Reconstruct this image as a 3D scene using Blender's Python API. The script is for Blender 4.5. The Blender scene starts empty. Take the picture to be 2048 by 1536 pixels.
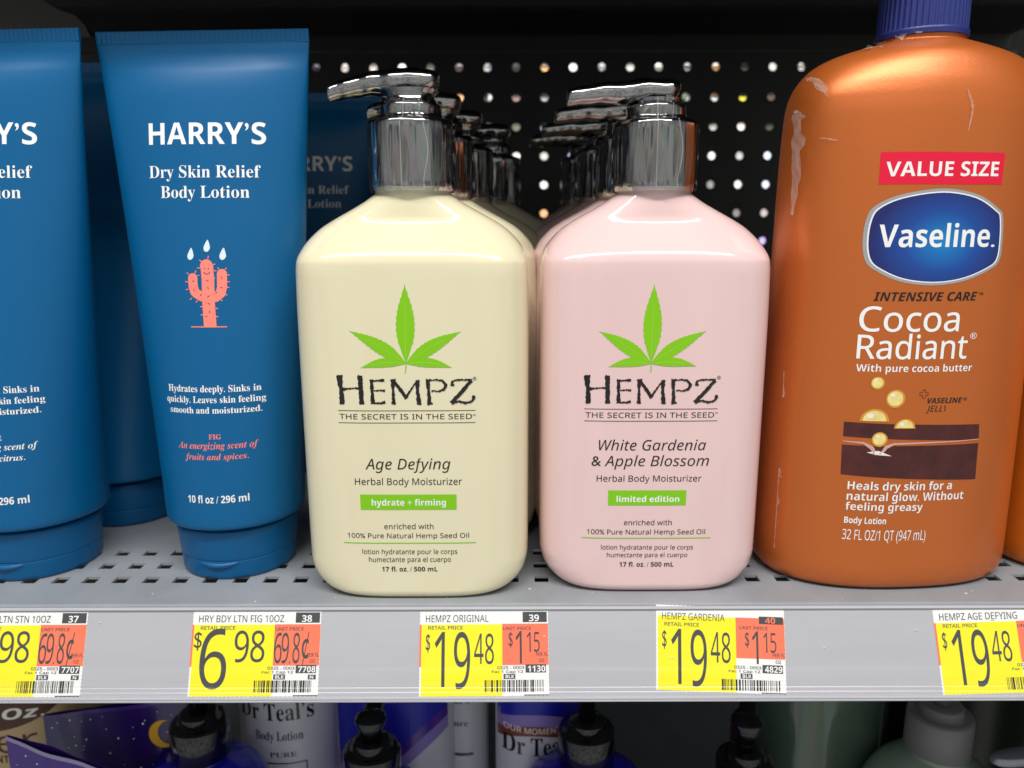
import bpy, bmesh, math, random
from mathutils import Vector, Matrix, geometry
random.seed(7)
SC=bpy.context.scene
COL=SC.collection
# ---------------------------------------------------------------- camera, world, lamps, exposure
cam=bpy.data.cameras.new('camera'); CAM=bpy.data.objects.new('camera',cam); COL.objects.link(CAM); SC.camera=CAM
cam.sensor_width=36; cam.lens=1538/2048*36; cam.clip_start=0.01; cam.clip_end=60
CAM.matrix_world=Matrix.Translation((0,-0.295,0.152))@Matrix.Rotation(math.radians(90-11.4),4,'X')@Matrix.Rotation(math.radians(-0.16),4,'Z')
cam.dof.use_dof=True; cam.dof.focus_distance=0.300; cam.dof.aperture_fstop=10.5
SC.view_settings.view_transform='Standard'; SC.view_settings.look='None'; SC.view_settings.exposure=0.62; SC.view_settings.gamma=1
SC.view_settings.use_curve_mapping=False
SC.cycles.use_denoising=True; SC.cycles.max_bounces=8; SC.cycles.transparent_max_bounces=16; SC.cycles.caustics_reflective=False; SC.cycles.caustics_refractive=False
SC.cycles.sample_clamp_indirect=4
W=bpy.data.worlds.new('World'); SC.world=W; W.use_nodes=True
nt=W.node_tree; bg=nt.nodes['Background']
tc=nt.nodes.new('ShaderNodeTexCoord'); vo=nt.nodes.new('ShaderNodeTexVoronoi'); vo.inputs['Scale'].default_value=9
hs=nt.nodes.new('ShaderNodeHueSaturation'); hs.inputs['Saturation'].default_value=0.22; hs.inputs['Value'].default_value=0.7
sp=nt.nodes.new('ShaderNodeSeparateXYZ'); mr=nt.nodes.new('ShaderNodeMapRange')   # the lit aisle in front of the shelf, dimmer elsewhere
mr.inputs['From Min'].default_value=0.05; mr.inputs['From Max'].default_value=-0.7; mr.inputs['To Min'].default_value=0.02; mr.inputs['To Max'].default_value=0.64
lk=nt.links.new
lk(tc.outputs['Generated'],vo.inputs['Vector']); lk(vo.outputs['Color'],hs.inputs['Color']); lk(hs.outputs['Color'],bg.inputs['Color'])
lk(tc.outputs['Generated'],sp.inputs[0]); lk(sp.outputs['Y'],mr.inputs['Value']); lk(mr.outputs['Result'],bg.inputs['Strength'])
def area(name,loc,target,sx,sy,power,col=(1,1,1)):
    l=bpy.data.lights.new(name,'AREA'); l.shape='RECTANGLE'; l.size=sx; l.size_y=sy; l.energy=power; l.color=col
    o=bpy.data.objects.new(name,l); COL.objects.link(o); o.location=loc
    o.rotation_euler=(Vector(target)-Vector(loc)).to_track_quat('-Z','Y').to_euler()
    return o
area('ceiling_tube_lamp',(-.1,-.86,1.8),(0,0.05,.1),2.6,.10,24,(1,.985,.96))
area('ceiling_tube_lamp_far',(.3,-1.6,3.0),(0,0,.1),3.0,.2,30,(1,.98,.95))
area('far_aisle_ceiling_lamp',(0,1.3,1.9),(0,2.1,.4),3,.4,80)
import math,bisect
ZC={}
MM=0.001
def pchip(ts,ys,t):
    n=len(ts)
    h=[ts[i+1]-ts[i] for i in range(n-1)]; d=[(ys[i+1]-ys[i])/h[i] for i in range(n-1)]
    m=[0.0]*n; m[0]=d[0]; m[-1]=d[-1]
    for i in range(1,n-1):
        if d[i-1]*d[i]<=0: m[i]=0
        else:
            w1=2*h[i]+h[i-1]; w2=h[i]+2*h[i-1]
            m[i]=(w1+w2)/(w1/d[i-1]+w2/d[i])
    i=0
    while i<n-2 and t>ts[i+1]: i+=1
    s=(t-ts[i])/h[i]
    return ((2*s**3-3*s*s+1)*ys[i]+(s**3-2*s*s+s)*h[i]*m[i]+(-2*s**3+3*s*s)*ys[i+1]+(s**3-s*s)*h[i]*m[i+1])
def rings(keys,sub):
    """keys (z, half width, half depth, exponent); smooth rings along them, by chord length"""
    ts=[0.0]
    for a,b in zip(keys,keys[1:]):
        ts.append(ts[-1]+max(.05,math.dist(a[:3],b[:3])))
    out=[]
    for i in range(len(keys)-1):
        k=max(1,min(sub,int((ts[i+1]-ts[i])/0.7)+1)) if ts[i+1]-ts[i]<8 else sub
        for j in range(k):
            t=ts[i]+(ts[i+1]-ts[i])*j/k
            out.append(tuple(pchip(ts,[q[c] for q in keys],t) for c in range(4)))
    out.append(tuple(keys[-1]))
    return out
def front_at(rs,x,z):
    k=id(rs)
    if k not in ZC: ZC[k]=([r[0] for r in rs],rs)
    j=bisect.bisect_right(ZC[k][0],z)
    if j<=0: lo=rs[0]
    elif j>=len(rs): lo=rs[-1]
    else:
        a,b=rs[j-1],rs[j]; f=(z-a[0])/(b[0]-a[0]); lo=[a[i]+(b[i]-a[i])*f for i in range(4)]
    q=min(.999,abs(x)/max(.1,lo[1]))
    return -lo[2]*(1-q**lo[3])**(1/lo[3])
def bottom_round(hw,hd,rw,rd,n,r):
    out=[]
    for k in range(0,6):
        a=math.pi/2*k/5
        out.append((r*(1-math.cos(a)),hw-rw+rw*math.sin(a),hd-rd+rd*math.sin(a),n))
    return out
PUMP_BODY=[(0,0.01,0.01,4),(0,20,12,4),(0,30,20,4)]+[(z,31+math.sqrt(max(0,256-(16-z)**2)),min(26,22+math.sqrt(max(0,16-(4-min(z,4))**2))),4.0) for z in (0.15,0.6,1.4,2.6,4,6.5,10,16)]+[
  (60,47.2,26.3,4),(110,47.3,26.3,4),(134,47,26.3,4),(139,46.7,26.2,3.9),(141.6,46.1,25.6,3.6),(143,45.5,24.9,3.4),(145,44.6,23.3,3.1),(149.5,41.0,19.6,2.8),(152.6,37.6,17.1,2.6),(155,34,15.5,2.4),(157,30.5,15.0,2.3),(160,25,14.9,2.15),(164,18.3,14.8,2.05),(166.4,15.4,14.8,2.0),(169.5,14.8,14.6,2)]
TUBE_BODY=[(24.5,0.01,.01,2),(24.5,20,20,2),(24.6,28.3,28.3,2),(25.1,29.6,29.6,2),(26.5,30.4,30.4,2),(40,31.2,29.6,2),(80,34.0,25.8,2),(130,37.6,20,2),(180,41.3,12.8,2),(200,42.8,9.3,2.1),(210,43.6,7.2,2.2),(216,44.1,5.2,2.4),(220.5,44.4,3.0,2.7),(223.5,44.7,1.8,3.5),(226.2,44.9,1.2,6),(227.5,45,.85,8),(228,45,.8,8)]
ORANGE_BODY=[(0,.01,.01,2.4),(0,30,18,2.4),(0,46,27,2.4),(.3,50,29.5,2.4),(1.2,52.5,31.2,2.4),(3,54.5,32.6,2.4),(6,55.6,33.4,2.4),(12,56,33.8,2.4),(60,55.6,33.8,2.4),(120,54.4,33.5,2.4),(170,53.6,33,2.4),(195,52.8,32,2.4),(202,52,31,2.4),(207,50.6,29.8,2.35),(212,47.6,28,2.3),(216,43.5,26.2,2.25),(219.5,37,24,2.2),(222.4,28,21,2.1),(224.2,21,18.5,2),(225.2,17,16.5,2),(228,16.5,16.5,2)]
PLACE=dict(tube=(-128.3,46.5,0,-3),cream=(-40.2,28.5,0,0),pink=(59,34,0,0),vas=(168,42,0,4))
LABELS={'cream': {'ban': [('hydrate + firming', 'b', -17.04, 13.16, 44.33, 41.68)],
           'banner': [(-21.61, 46.36), (17.53, 46.41), (17.42, 40.07), (-21.69, 39.69)],
           'black': [('Herbal Body Moisturizer', 'r', -23.52, 19.84, 53.32, 50.52), ('enriched with', 'r', -12.28, 7.87, 33.78, 31.49),
                     ('100% Pure Natural Hemp Seed Oil', 'r', -27.62, 22.34, 29.63, 27.55),
                     ('lotion hydratante pour le corps', 'r', -21.76, 17.4, 22.61, 20.51),
                     ('humectante para el cuerpo', 'r', -19.19, 14.76, 19.18, 17.04)],
           'bold': [('17 fl. oz. / 500 mL', 'b', -13.94, 9.09, 14.86, 12.86)],
           'brand': [(-28.43, 95.71), (25.82, 95.61), (25.68, 83.79), (-29.01, 83.86)],
           'leaf': [(-1.34, 100.39), (-0.98, 131.57), (-23.29, 113.42), (20.61, 113.12), (-19.49, 98.62), (16.95, 98.63), (-1.85, 96.6)],
           'line': [(-29.39, 25.21), (25.17, 25.48)],
           'name': [('Age Defying', 'i', -19.01, 15.34, 61.53, 57.12)],
           'reg': [(25.41, 94.01)],
           'rule1': [(-28.99, 81.31), (25.65, 81.45)],
           'rule2': [(-29.07, 76.38), (25.59, 76.43)],
           'tag': [('THE SECRET IS IN THE SEED', 'r', -28.64, 24.23, 80.03, 77.91), ('™', 'r', 24.54, 25.63, 79.72, 79.11)]},
 'pink': {'ban': [('limited edition', 'b', -15.84, 10.15, 43.5, 40.94)],
          'banner': [(-19.43, 45.88), (12.78, 46.05), (13.06, 39.61), (-19.18, 39.32)],
          'black': [('Herbal Body Moisturizer', 'r', -24.15, 18.92, 52.45, 49.8), ('enriched with', 'r', -12.45, 7.46, 32.95, 30.73),
                    ('100% Pure Natural Hemp Seed Oil', 'r', -27.73, 21.61, 28.74, 26.6),
                    ('lotion hydratante pour le corps', 'r', -21.78, 16.85, 21.82, 19.8),
                    ('humectante para el cuerpo', 'r', -19.28, 14.57, 18.34, 16.43)],
          'bold': [('17 fl. oz. / 500 mL', 'b', -13.91, 8.93, 14.18, 12.14)],
          'brand': [(-29.74, 94.35), (23.87, 94.32), (24.47, 82.59), (-29.55, 82.61)],
          'leaf': [(-3.45, 99.16), (-3.13, 130.92), (-24.63, 112.32), (18.33, 112.34), (-20.57, 97.75), (14.99, 97.98), (-3.54, 95.71)],
          'line': [(-29.86, 24.67), (23.86, 25.13)],
          'name': [('White Gardenia', 'i', -23.6, 20.17, 67.52, 63.16), ('& Apple Blossom', 'i', -26.43, 21.7, 60.85, 56.47)],
          'reg': [(24.03, 93.1)],
          'rule1': [(-29.72, 80.31), (24.16, 80.62)],
          'rule2': [(-29.64, 75.3), (24.31, 75.61)],
          'tag': [('THE SECRET IS IN THE SEED', 'r', -29.18, 22.86, 79.04, 76.86), ('™', 'r', 23.22, 24.25, 79.07, 78.44)]},
 'tube': {'cactus': [(3.02, 140.74), (2.28, 112.04), (-7.76, 125.37), (12.76, 125.34), (-5.49, 112.61), (11.42, 112.56)],
          'drop': [(-3.85, 142.38), (3.12, 145.63), (9.6, 142.35)],
          'scent': [('FIG', 'sb', 1.39, 6.68, 67.2, 65.13), ('An energizing scent of', 'si', -12.7, 20.61, 63.76, 60.98),
                    ('fruits and spices.', 'si', -9.51, 16.9, 58.86, 56.29)],
          'white': [('HARRY’S', 'b', -21.45, 27.52, 195.23, 186.59), ('Dry Skin Relief', 'sm', -21.73, 25.14, 177.96, 173.13),
                    ('Body Lotion', 'sm', -16.57, 20.59, 169.7, 164.94), ('Hydrates deeply. Sinks in', 'sb', -16.44, 22.46, 87.88, 85.05),
                    ('quickly. Leaves skin feeling', 'sb', -17.46, 23.9, 83.25, 80.51),
                    ('smooth and moisturized.', 'sb', -15.96, 22.43, 78.72, 76.08), ('10 fl oz / 296 ml', 'b', -9.12, 16.29, 40.71, 37.54)]},
 'vas': {'ban': [('VALUE SIZE', 'b', -26.65, 17.21, 176.74, 171.39)],
         'band1': [(-34.09, 74.28), (21.6, 72.93), (22.27, 66.29), (-34.03, 68.15)],
         'band2': [(-34.13, 64.52), (22.23, 64.8), (22.9, 49.19), (-33.79, 51.86)],
         'banner': [(-28.79, 180.45), (19.41, 180.16), (19.31, 168.33), (-28.81, 168.48)],
         'black': [('INTENSIVE CARE', 'bi', -27.29, 13.89, 127.17, 123.74), ('™', 'r', 14.42, 16.44, 126.84, 125.85),
                   ('VASELINE', 'bi', -2.5, 12.36, 84.59, 82.41), ('®', 'r', 12.74, 14.55, 84.43, 83.18), ('JELLY', 'i', -2.77, 6.81, 81.44, 78.94)],
         'cross': [(-4.23, 86.3)],
         'drop': [(-22.99, 90.78), (-15.59, 84.38), (-22.99, 74.83), (-10.83, 72.03), (-20.36, 67.33)],
         'logo': [('Vaseline', 'b', -27.27, 16.43, 153.24, 144.67), ('.', 'b', 17.38, 18.98, 145.51, 144.54)],
         'seam': [(-37.0, 123.84), (-31.07, 24.15), (21.87, 19.98), (15.4, 123.87)],
         'shield': [(-32.1, 155.04), (-32.69, 146.61), (-31.33, 139.47), (-27.55, 135.62), (-18.26, 131.38), (-5.64, 129.8), (6.71, 131.26),
                    (17.51, 135.43), (22.12, 139.27), (22.56, 147.99), (21.52, 156.43), (19.39, 159.08), (9.54, 164.52), (-4.67, 166.75),
                    (-20.4, 164.56), (-29.42, 160.32)],
         'smear': [(-52.18, 194.9), (-52.61, 177.25), (-52.78, 165.34), (-46.97, 208.38), (-24.96, 201.25), (-45.69, 185.8), (-39.85, 170.34),
                   (-53.94, 43.96), (-55.29, 19.21), (-53.48, 86.28), (-46.7, 217.01)],
         'splash': [(-20.45, 63.94)],
         'white': [('Cocoa', 'rm', -31.65, 7.37, 121.6, 111.69), ('Radiant', 'rm', -31.64, 11.94, 110.29, 100.64),
                   ('®', 'b', 12.72, 15.64, 110.95, 108.33), ('With pure cocoa butter', 'bm', -31.38, 15.04, 98.21, 95.36),
                   ('Heals dry skin for a', 'bm', -30.86, 12.06, 49.04, 45.58), ('natural glow. Without', 'bm', -30.89, 17.94, 44.47, 40.98),
                   ('feeling greasy', 'bm', -31.03, 0.23, 39.91, 36.63), ('Body Lotion', 'b', -31.06, -14.64, 33.58, 30.83),
                   ('32 FL OZ/1 QT (947 mL)', 'r', -31.33, 2.78, 28.04, 23.6)]}}
# ---------------------------------------------------------------- helpers
def lin(c):
    if isinstance(c,str): c=tuple(int(c[i:i+2],16)/255 for i in (0,2,4))
    return tuple(x/12.92 if x<=.04045 else ((x+.055)/1.055)**2.4 for x in c)
MATS={}
def mat(name,col,rough=.4,metal=0,coat=0,bump=0,bscale=200,var=0,spec=.5,sheen=0,coat_rough=.05,sss=0,aniso=0,cvar=0,cscale=12,stretch=(1,1,1)):
    m=bpy.data.materials.new(name); m.use_nodes=True; n=m.node_tree; p=n.nodes['Principled BSDF']
    c=lin(col); p.inputs['Base Color'].default_value=(*c,1); p.inputs['Roughness'].default_value=rough; p.inputs['Metallic'].default_value=metal
    p.inputs['Coat Weight'].default_value=coat; p.inputs['Coat Roughness'].default_value=coat_rough; p.inputs['Specular IOR Level'].default_value=spec
    if sss: p.inputs['Subsurface Weight'].default_value=sss; p.inputs['Subsurface Scale'].default_value=.003
    tc=n.nodes.new('ShaderNodeTexCoord')
    if bump:
        t=n.nodes.new('ShaderNodeTexNoise'); t.inputs['Scale'].default_value=bscale; t.inputs['Detail'].default_value=3
        b=n.nodes.new('ShaderNodeBump'); b.inputs['Strength'].default_value=bump; b.inputs['Distance'].default_value=.001
        n.links.new(tc.outputs['Object'],t.inputs['Vector']); n.links.new(t.outputs['Fac'],b.inputs['Height']); n.links.new(b.outputs['Normal'],p.inputs['Normal'])
    if var:
        t=n.nodes.new('ShaderNodeTexNoise'); t.inputs['Scale'].default_value=35; t.inputs['Detail'].default_value=5
        r=n.nodes.new('ShaderNodeMapRange'); r.inputs['To Min'].default_value=max(.02,rough-var); r.inputs['To Max'].default_value=rough+var
        n.links.new(tc.outputs['Object'],t.inputs['Vector']); n.links.new(t.outputs['Fac'],r.inputs['Value']); n.links.new(r.outputs['Result'],p.inputs['Roughness'])
    if cvar:
        mp=n.nodes.new('ShaderNodeMapping'); mp.inputs['Scale'].default_value=stretch
        t=n.nodes.new('ShaderNodeTexNoise'); t.inputs['Scale'].default_value=cscale; t.inputs['Detail'].default_value=8; t.inputs['Roughness'].default_value=.65
        rp=n.nodes.new('ShaderNodeValToRGB'); rp.color_ramp.elements[0].position=.3; rp.color_ramp.elements[1].position=.7
        rp.color_ramp.elements[0].color=(*[v*(1-cvar) for v in c],1); rp.color_ramp.elements[1].color=(*[min(1,v*(1+cvar)) for v in c],1)
        n.links.new(tc.outputs['Object'],mp.inputs['Vector']); n.links.new(mp.outputs[0],t.inputs['Vector']); n.links.new(t.outputs['Fac'],rp.inputs['Fac']); n.links.new(rp.outputs[0],p.inputs['Base Color'])
    MATS[name]=m; return m
def film(name,gloss,rough,bump,scale,tint=(1,1,1),stretch=(1,1,1),fres=1.35):
    m=bpy.data.materials.new(name); m.use_nodes=True; n=m.node_tree; n.nodes.clear()
    o=n.nodes.new('ShaderNodeOutputMaterial'); mx=n.nodes.new('ShaderNodeMixShader'); t=n.nodes.new('ShaderNodeBsdfTransparent'); g=n.nodes.new('ShaderNodeBsdfGlossy')
    t.inputs['Color'].default_value=(*tint,1); g.inputs['Roughness'].default_value=rough; g.inputs['Color'].default_value=(1,1,1,1)
    f=n.nodes.new('ShaderNodeFresnel'); f.inputs['IOR'].default_value=fres
    a=n.nodes.new('ShaderNodeMath'); a.operation='MULTIPLY_ADD'; a.inputs[1].default_value=1.0; a.inputs[2].default_value=gloss; a.use_clamp=True
    tc=n.nodes.new('ShaderNodeTexCoord'); mp=n.nodes.new('ShaderNodeMapping'); mp.inputs['Scale'].default_value=stretch
    no=n.nodes.new('ShaderNodeTexNoise'); no.inputs['Scale'].default_value=scale; no.inputs['Detail'].default_value=2
    b=n.nodes.new('ShaderNodeBump'); b.inputs['Strength'].default_value=bump; b.inputs['Distance'].default_value=.002
    L=n.links.new
    L(tc.outputs['Object'],mp.inputs['Vector']); L(mp.outputs['Vector'],no.inputs['Vector']); L(no.outputs['Fac'],b.inputs['Height']); L(b.outputs['Normal'],g.inputs['Normal'])
    L(f.outputs['Fac'],a.inputs[0]); L(a.outputs[0],mx.inputs['Fac']); L(t.outputs[0],mx.inputs[1]); L(g.outputs[0],mx.inputs[2]); L(mx.outputs[0],o.inputs['Surface'])
    return m
M_CREAM=mat('cream_lotion_plastic','ebe2bf',.15,coat=.5,var=.06,bump=.06,bscale=45)
M_PINK=mat('pink_lotion_plastic','eeccca',.15,coat=.5,var=.06,bump=.06,bscale=45)
M_BLACKP=mat('black_pump_plastic','101012',.22,coat=.3)
M_BLUE=mat('blue_tube_plastic','005c90',.38,var=.05,bump=.35,bscale=26,spec=.33)
M_BLUECAP=mat('blue_cap_plastic','00588c',.36,var=.04,bump=.05,bscale=900,spec=.35)
M_ORANGE=mat('pearl_orange_plastic','d06c2a',.38,metal=.45,var=.05,bump=.05,bscale=700,coat=.35,coat_rough=.36)
M_ORANGE2=mat('plain_orange_plastic','d2701c',.36,metal=.3,var=.05,bump=.05,bscale=700)
M_NAVYCAP=mat('navy_cap_plastic','29347a',.4,bump=.05,bscale=800)
M_WHITE=mat('white_ink','f6f6f4',.45)
M_OFFW=mat('off_white_ink','f2efe6',.5)
M_BLACK=mat('black_ink','16120f',.25,coat=.3)
M_GREEN=mat('green_ink','84cc04',.4)
M_GREENL=mat('light_green_ink','b4e04a',.4)
M_CORAL=mat('coral_ink','ff8878',.5)
M_NAVYI=mat('navy_ink','2a2a55',.5)
M_RED=mat('red_ink','e8083a',.4)
M_SILVER=mat('silver_ink','b9b9bd',.3,metal=.5)
M_BROWN=mat('brown_ink','4a1c1a',.4,cvar=.45,cscale=90)
M_GOLD=mat('cream_gold_ink','f8dc8c',.35,cvar=.2,cscale=300)
M_PINKI=mat('pale_pink_ink','d8a49a',.4)
M_SHELF=mat('grey_enamel_steel','92969b',.40,var=.14,bump=.06,bscale=500,coat=.15,cvar=.12,cscale=22)
M_CHANNEL=mat('grey_channel_plastic','b6b6bc',.36,var=.12,bump=.05,bscale=120,cvar=.07,cscale=40,stretch=(.15,1,1))
M_DARK=mat('black_painted_steel','141412',.55,bump=.08,bscale=600,var=.1)
M_PAPER=mat('white_paper','f4f4f2',.45,bump=.06,bscale=60)
M_YEL=mat('yellow_paper','fbf012',.45,bump=.06,bscale=60)
M_ORG=mat('orange_paper','ff7a58',.45,bump=.06,bscale=60)
M_GREYI=mat('grey_print','424348',.35,coat=.2)
M_FILM=film('shrink_film',.32,.08,.3,60,stretch=(1,1,.5))
M_SLEEVE=film('shrink_sleeve_film',.26,.08,.6,150,stretch=(1,1,.12))
M_CLEAR=film('clear_channel_cover',.02,.27,.3,60,stretch=(.2,1,1),fres=1.3)
M_SCRAP=mat('scrap_film','f2ece4',.3); M_SCRAP.node_tree.nodes['Principled BSDF'].inputs['Alpha'].default_value=.2
M_DOT=mat('perforation_white','f0f0f0',.4)

def obj(name,me,parent=None,mats=(),smooth=True):
    if isinstance(me,bmesh.types.BMesh):
        b=me; me=bpy.data.meshes.new(name); b.to_mesh(me); b.free()
    o=bpy.data.objects.new(name,me); COL.objects.link(o)
    for m in mats: me.materials.append(m)
    if smooth:
        for p in me.polygons: p.use_smooth=True
    if parent: o.parent=parent
    return o
def tag(o,label=None,cat=None,group=None,kind=None):
    if label: o['label']=label
    if cat: o['category']=cat
    if group: o['group']=group
    if kind: o['kind']=kind
    return o
def thing(name,X,Y,Z,rz,label,cat,group=None,tilt=(0,0)):
    o=bpy.data.objects.new(name,None); o.empty_display_size=.01; COL.objects.link(o)
    o.location=(X*MM,Y*MM,Z*MM); o.rotation_euler=(math.radians(tilt[0]),math.radians(tilt[1]),math.radians(rz))
    return tag(o,label,cat,group)
def copy_tree(o,parent=None):
    c=o.copy(); COL.objects.link(c); c.parent=parent
    for ch in list(o.children): copy_tree(ch,c)
    return c
def spow(v,e): return math.copysign(abs(v)**e,v)
def loft(rs,seg=112,ridge=None,closed=True):
    bm=bmesh.new(); prev=None
    for r in rs:
        z,hw,hd,n=r[:4]; cx=r[4] if len(r)>4 else 0; cy=r[5] if len(r)>5 else 0
        ring=[]
        for i in range(seg):
            a=2*math.pi*i/seg; k=1
            if ridge: k=ridge(i,z,hw)
            ring.append(bm.verts.new(((cx+k*hw*spow(math.cos(a),2/n))*MM,(cy+k*hd*spow(math.sin(a),2/n))*MM,z*MM)))
        if prev:
            for i in range(seg): bm.faces.new((prev[i],prev[(i+1)%seg],ring[(i+1)%seg],ring[i]))
        elif closed: bm.faces.new(list(reversed(ring)))
        prev=ring
    if closed: bm.faces.new(prev)
    return bm
def lathe(pts,seg=64,ridge=None,closed=True):
    return loft([(z,r,r,2) for z,r in pts],seg,ridge,closed)
def box(bm,x0,x1,y0,y1,z0,z1):
    v=[bm.verts.new((x*MM,y*MM,z*MM)) for x in (x0,x1) for y in (y0,y1) for z in (z0,z1)]
    for f in ((0,1,3,2),(4,6,7,5),(0,4,5,1),(2,3,7,6),(0,2,6,4),(1,5,7,3)): bm.faces.new([v[i] for i in f])
def extrude_profile(pts,x0,x1,nx=1,closed=False):
    """sheet swept along X from a (y,z) profile"""
    bm=bmesh.new(); cols=[]
    for k in range(nx+1):
        x=x0+(x1-x0)*k/nx
        cols.append([bm.verts.new((x*MM,y*MM,z*MM)) for y,z in pts])
    for a,b in zip(cols,cols[1:]):
        for i in range(len(pts)-1+(1 if closed else 0)):
            j=(i+1)%len(pts); bm.faces.new((a[i],b[i],b[j],a[j]))
    if closed:
        bm.faces.new(cols[0]); bm.faces.new(list(reversed(cols[-1])))
    return bm
# ---------------------------------------------------------------- lettering
STY={'r':(0x1d5a0,0x1d7e2),'b':(0x1d5d4,0x1d7ec),'i':(0x1d608,0x1d7e2),'bi':(0x1d63c,0x1d7ec),'sb':(0x1d400,0x1d7ce),'sbi':(0x1d468,0x1d7ce),'sm':(0x1d400,0x1d7ce),'bm':(0x1d5d4,0x1d7ec),'si':(0x1d468,0x1d7ce),'rm':(0x1d5a0,0x1d7e2),'rk':(0x1d5a0,0x1d7e2)}
THIN={'sm':-.005,'bm':-.007,'si':-.003,'rm':.006,'rk':.014}
def styled(s,st):
    if st=='n': return s
    base,dig=STY[st]; o=''
    for c in s:
        if 'A'<=c<='Z': o+=chr(base+ord(c)-65)
        elif 'a'<=c<='z': o+=chr(base+26+ord(c)-97)
        elif c.isdigit(): o+=chr(dig+ord(c)-48)
        else: o+=c
    return o
_fc=bpy.data.curves.new('lettering_source','FONT'); _fo=bpy.data.objects.new('lettering_source',_fc); COL.objects.link(_fo)
_fc.resolution_u=4
_ch={}
def load_chars(keys):
    """outlines and advance of single characters, each typed once on a line of its own with a bar after it"""
    keys=[k for k in dict.fromkeys(keys) if k not in _ch and k[0]!=' ']
    offs=sorted({THIN.get(s,0) for c,s in keys})
    if len(offs)>1:
        for o in offs: load_chars([k for k in keys if THIN.get(k[1],0)==o])
        return
    if not keys: return
    _fc.offset=offs[0]
    _fc.space_line=4.0; _fc.body='|\n'+'\n'.join(styled(c,s)+'|' for c,s in keys)
    bpy.context.view_layer.update()
    dg=bpy.context.evaluated_depsgraph_get(); e=_fo.evaluated_get(dg); me=e.to_mesh()
    n=len(me.vertices); row=[0]*n; loc=[0]*n; V=[[] for _ in range(len(keys)+1)]; F=[[] for _ in V]
    for i,p in enumerate(me.vertices):
        k=min(len(keys),max(0,round((.3-p.co.y)/4.0))); row[i]=k; loc[i]=len(V[k]); V[k].append((p.co.x,p.co.y+4.0*k))
    for p in me.polygons: F[row[p.vertices[0]]].append(tuple(loc[q] for q in p.vertices))
    e.to_mesh_clear()
    bx=min(x for x,y in V[0]); bw=len(V[0])
    for k,key in enumerate(keys,1):
        xs=sorted(range(len(V[k])),key=lambda q:V[k][q][0]); bar=set(xs[-bw:]); adv=min(V[k][q][0] for q in bar)-bx
        _ch[key]=([v for v in V[k]],[f for f in F[k] if not any(q in bar for q in f)],adv,bar)
def glyphs(s,st):
    load_chars([(c,st) for c in s])
    v=[];f=[];x=0
    for c in s:
        if c==' ': x+=.27; continue
        V,F,adv,bar=_ch[c,st]; m={}
        for i,p in enumerate(V):
            if i not in bar: m[i]=len(v); v.append((p[0]+x,p[1]))
        f+=[tuple(m[q] for q in t) for t in F]; x+=adv
    return v,f
load_chars([(c,r[1]) for g in LABELS.values() for v in g.values() for r in v if isinstance(r[0],str) for c in r[0]]
  +[(c,'r') for c in 'ABCDEFGHILMNOPRSTUVYZFacp0123456789-.']+[(c,'b') for c in '0123456789BLKNH']+[(c,'n') for c in '$¢H']+[(c,'sb') for c in 'DrTeal’sBodyLtinPURESTONEFIGuH']+[(c,'sbi') for c in 'stone and citrus.H']+[(c,'bi') for c in 'FlOz.H']+[(c,'i') for c in 'H']+[('e','r'),('r','r')])
CAP={}
def caph(st):
    if st not in CAP:
        v,_=glyphs('H',st); CAP[st]=max(y for x,y in v)-min(y for x,y in v)
    return CAP[st]
def flat_text(s,st,xl,xr,zt,zb,space=1.0,box_fit=False):
    """triangles of a line of lettering, fitted to its width and capital height, in mm"""
    v,f=glyphs(s,st)
    if not v: return [],[]
    x0=min(p[0] for p in v); x1=max(p[0] for p in v)
    if box_fit:
        y0=min(p[1] for p in v); y1=max(p[1] for p in v); sy=(zt-zb)/(y1-y0); oy=y0
    else: sy=(zt-zb)/caph(st); oy=0
    sx=(xr-xl)/(x1-x0)
    return [(xl+(x-x0)*sx,zb+(y-oy)*sy) for x,y in v],f
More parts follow.
